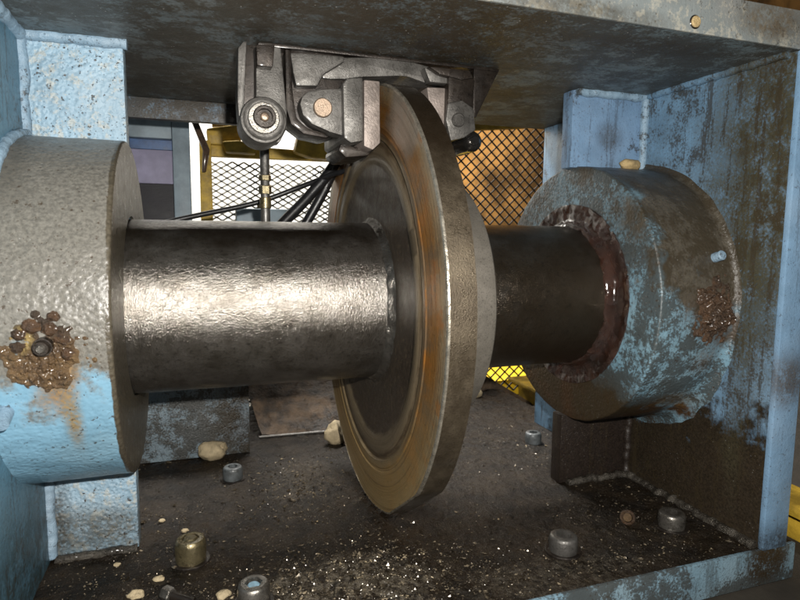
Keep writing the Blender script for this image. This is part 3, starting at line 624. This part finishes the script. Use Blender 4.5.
# grey block behind the shaft under the tie rod
gk = thing('valve_block', 'small grey block peeking over the shaft beside the hoses', 'valve block', (.06, .9, -.036))
k0, k1 = P(236, 208, 1, .9), P(290, 209, 1, .9)
obj('body', box(k0.x, k1.x, .9, .93, k0.z - .05, k0.z, .004), M['greyblue'], gk); obj('pedestal', box(k0.x + .02, k1.x - .02, .952, .965, -.036, k0.z - .02, .003, bm=box(k0.x + .02, k1.x - .02, .929, .966, k0.z - .045, k0.z - .0205, .002)), M['cast_dark'], gk)
obj('neck', cyl(((k0.x + k1.x) / 2, .915, k0.z - .002), ((k0.x + k1.x) / 2, .915, k0.z + .008), .008, seg=6, bev=.0008), M['brass'], gk)
# rusty plate lying against the back
f0, f1 = P(262, 437, 2, .001), P(345, 430, 2, .001)
b = nb(); n = 40; T0, T1 = Vector((f0.x - .03, .945, .10)), Vector((f1.x + .01, .935, .10)); A = [[None] * (n + 1) for _ in range(n + 1)]; B = [[None] * (n + 1) for _ in range(n + 1)]
for i in range(n + 1):
    for j in range(n + 1):
        p = Vector((f0.x, f0.y, .003)).lerp(Vector((f1.x, f1.y, .003)), i / n).lerp(T0.lerp(T1, i / n), j / n)
        A[i][j] = b.verts.new(p + Vector((0, -.5, .8)) * (.004 * noise.noise(p * 45) + .002 * noise.noise(p * 130))); B[i][j] = None
for i in range(n):
    for j in range(n): b.faces.new((A[i][j], A[i + 1][j], A[i + 1][j + 1], A[i][j + 1]))
ex = bmesh.ops.extrude_face_region(b, geom=list(b.faces)); 
for v in ex['geom']:
    if isinstance(v, bmesh.types.BMVert): v.co += Vector((0, .002, -.0018))
rpz = thing('rusty_plate', 'crusty brown plate leaning at the back of the base behind the disc', 'plate', ((f0.x + f1.x) / 2, f0.y, 0))
obj('plate', b, M['plank'], rpz, 60); obj('front_bar', tube(lerp((f0.x - .004, f0.y - .002, .0022), (f1.x, f1.y - .002, .0022), 10), .0016, 8), M['cast'], rpz)

# ------------------------------------------------------------------ screws and loose bits on the base plate
def screw(u, v, r, h, label, mat, sock, hexr=.5, z0=0, fill=.34):
    c_ = P(u, v, 2, z0); c_.z = max(0, hfloor(c_.x, c_.y)) - .0006
    t_ = thing('cap_screw', label, 'screw', c_, 'screws in the base plate')
    sg = 36; b = nb(); prof = [(0, r * .97), (h * .10, r), (h * .55, r * 1.02), (h * .78, r), (h * .92, r * .95), (h * .985, r * .86), (h, r * .76), (h, r * hexr * 1.12)]
    rr = [[b.verts.new((c_.x + q * math.cos(2 * math.pi * k / sg), c_.y + q * math.sin(2 * math.pi * k / sg), c_.z + z)) for k in range(sg)] for z, q in prof]
    for A_, B_ in zip(rr, rr[1:]):
        for k in range(sg): b.faces.new((A_[k], A_[(k + 1) % sg], B_[(k + 1) % sg], B_[k]))
    hx = []
    for z in (h, h * min(.45, fill - .12)):
        ring = []
        for k in range(sg):
            a = 2 * math.pi * k / sg; f_ = math.cos(math.pi / 6) / math.cos((a % (math.pi / 3)) - math.pi / 6); q = r * hexr * 1.08 * f_
            ring.append(b.verts.new((c_.x + q * math.cos(a), c_.y + q * math.sin(a), c_.z + z)))
        hx.append(ring)
    for A_, B_ in ((rr[-1], hx[0]), (hx[0], hx[1])):
        for k in range(sg): b.faces.new((A_[k], A_[(k + 1) % sg], B_[(k + 1) % sg], B_[k]))
    b.faces.new(rr[0]); b.faces.new(hx[1])
    hd = obj('head', b, mat, t_, 35)
    obj('socket_fill', cyl((c_.x, c_.y, c_.z + h * (min(.45, fill - .12) - .02)), (c_.x, c_.y, c_.z + h * fill), r * hexr * .92, seg=18, bev=r * .15), sock, t_)  # near-black fills paint the shade in open sockets; brass and blue are solid
    obj('washer', cyl((c_.x, c_.y, c_.z - .001), (c_.x, c_.y, c_.z + .0018), r * 1.28, seg=36, bev=.0005), M['cast_dark'], t_)
    return t_
screw(191, 560, .0128, .021, 'brassy oil-coated cap screw beside the lower left stiffener', M['brass'], M['brass'], .56, fill=1.02)
screw(254, 604, .0122, .017, 'dark cap screw with pale blue paint in its socket', M['bolt'], M['socket_blue'], .52, fill=.9)
screw(563, 551, .0125, .016, 'greasy cap screw beside the front edge below the right shaft', M['cast'], M['cast_dark'], .55)
screw(671, 527, .0125, .016, 'grey cap screw beside the right side plate', M['bolt'], M['cast_dark'], .5)
screw(233, 479, .011, .016, 'grime-covered cap screw near the cream stone under the shaft', M['old_grey'], M['cast_dark'], .5)
screw(533, 443, .011, .016, 'pale grey cap screw behind the lower right stiffener', M['old_grey'], M['cast_dark'], .5)
c_ = P(627, 524, 2, 0); nz = thing('rusty_nut', 'small rusty ring nut lying on the base before the right stiffener', 'nut', c_)
b = nb(); ax_ = (c_ + Vector((0, 0, .007)))
rot = Vector((-.55, -.75, .35)).normalized(); q_ = rot.to_track_quat('Z', 'Y'); sg = 24
rr = [[b.verts.new(ax_ + q_ @ Vector((r_ * math.cos(2 * math.pi * k / sg), r_ * math.sin(2 * math.pi * k / sg), h_))) for k in range(sg)] for r_, h_ in ((.0072, -.003), (.0072, .003), (.0062, .004), (.0046, .0035), (.0042, -.003))]
for i in range(5):
    for k in range(sg): b.faces.new((rr[i][k], rr[i][(k + 1) % sg], rr[(i + 1) % 5][(k + 1) % sg], rr[(i + 1) % 5][k]))
obj('ring', b, M['rustlump'], nz, 40); obj('thread_core', cyl(ax_ - rot * .0028, ax_ + rot * .001, .0041, seg=16), M['ochre'], nz)
# loose screw lying down at the front
c_ = P(172, 598, 2, .004); ls_ = thing('loose_screw', 'loose oily screw lying on its side near the brassy cap screw', 'screw', (c_.x, c_.y, 0))
obj('head', cyl((c_.x - .006, c_.y + .006, .0065), (c_.x, c_.y, .006), .0055, seg=6, bev=.0006), M['bolt'], ls_); obj('shank', cyl((c_.x, c_.y, .006), (c_.x + .016, c_.y - .012, .0045), .0035, seg=16, bev=.0004), M['cast_dark'], ls_)
# clay lumps and crumbs
def crumb(u, v, rx, ry, rz, label, seed, mat='stone', z=0, name='clay_lump', cat='lump', group=None):
    c_ = P(u, v, 2, z); tag(obj(name, blob((c_.x, c_.y, rz * .85), rx, ry, rz, seed, .35), M[mat], None, 60), label, cat, group)
crumb(213, 459, .018, .013, .0125, 'large cream clay lump with a crease beside the wet back plate', 1.3)
crumb(338, 443, .017, .012, .0165, 'cream clay lump half hidden by the left edge of the disc', 4.2)
crumb(478, 397, .008, .006, .008, 'small cream lump just behind the right edge of the disc', 6.1)
CG = 'crumbs on the base plate'
for k, (u, v, s, lb) in enumerate(((162, 522, .0028, 'tan crumb between the stiffener and the brassy screw'), (117, 566, .0026, 'pale crumb before the foot of the lower left stiffener'), (159, 581, .0040, 'flat tan crumb near the loose screw'), (136, 598, .0055, 'cream crumb at the front beside the loose screw'), (224, 598, .0055, 'yellowish cream crumb beside the blue-socket screw'), (185, 532, .003, 'tan crumb touching the back of the brassy screw'))):
    crumb(u, v, s * 1.1, s * .8, s * .6, lb, 10 + k, 'stone', 0, 'crumb', 'crumb', CG)
# putty lump on the right housing
pt = P(633, 166, 1, .53); tag(obj('putty_lump', blob((pt.x, .534, Z0 + RH + .0035), .0125, .008, .0065, 2.2, .3), M['putty'], None, 60), 'tan putty lump on top of the right bearing housing', 'putty lump')
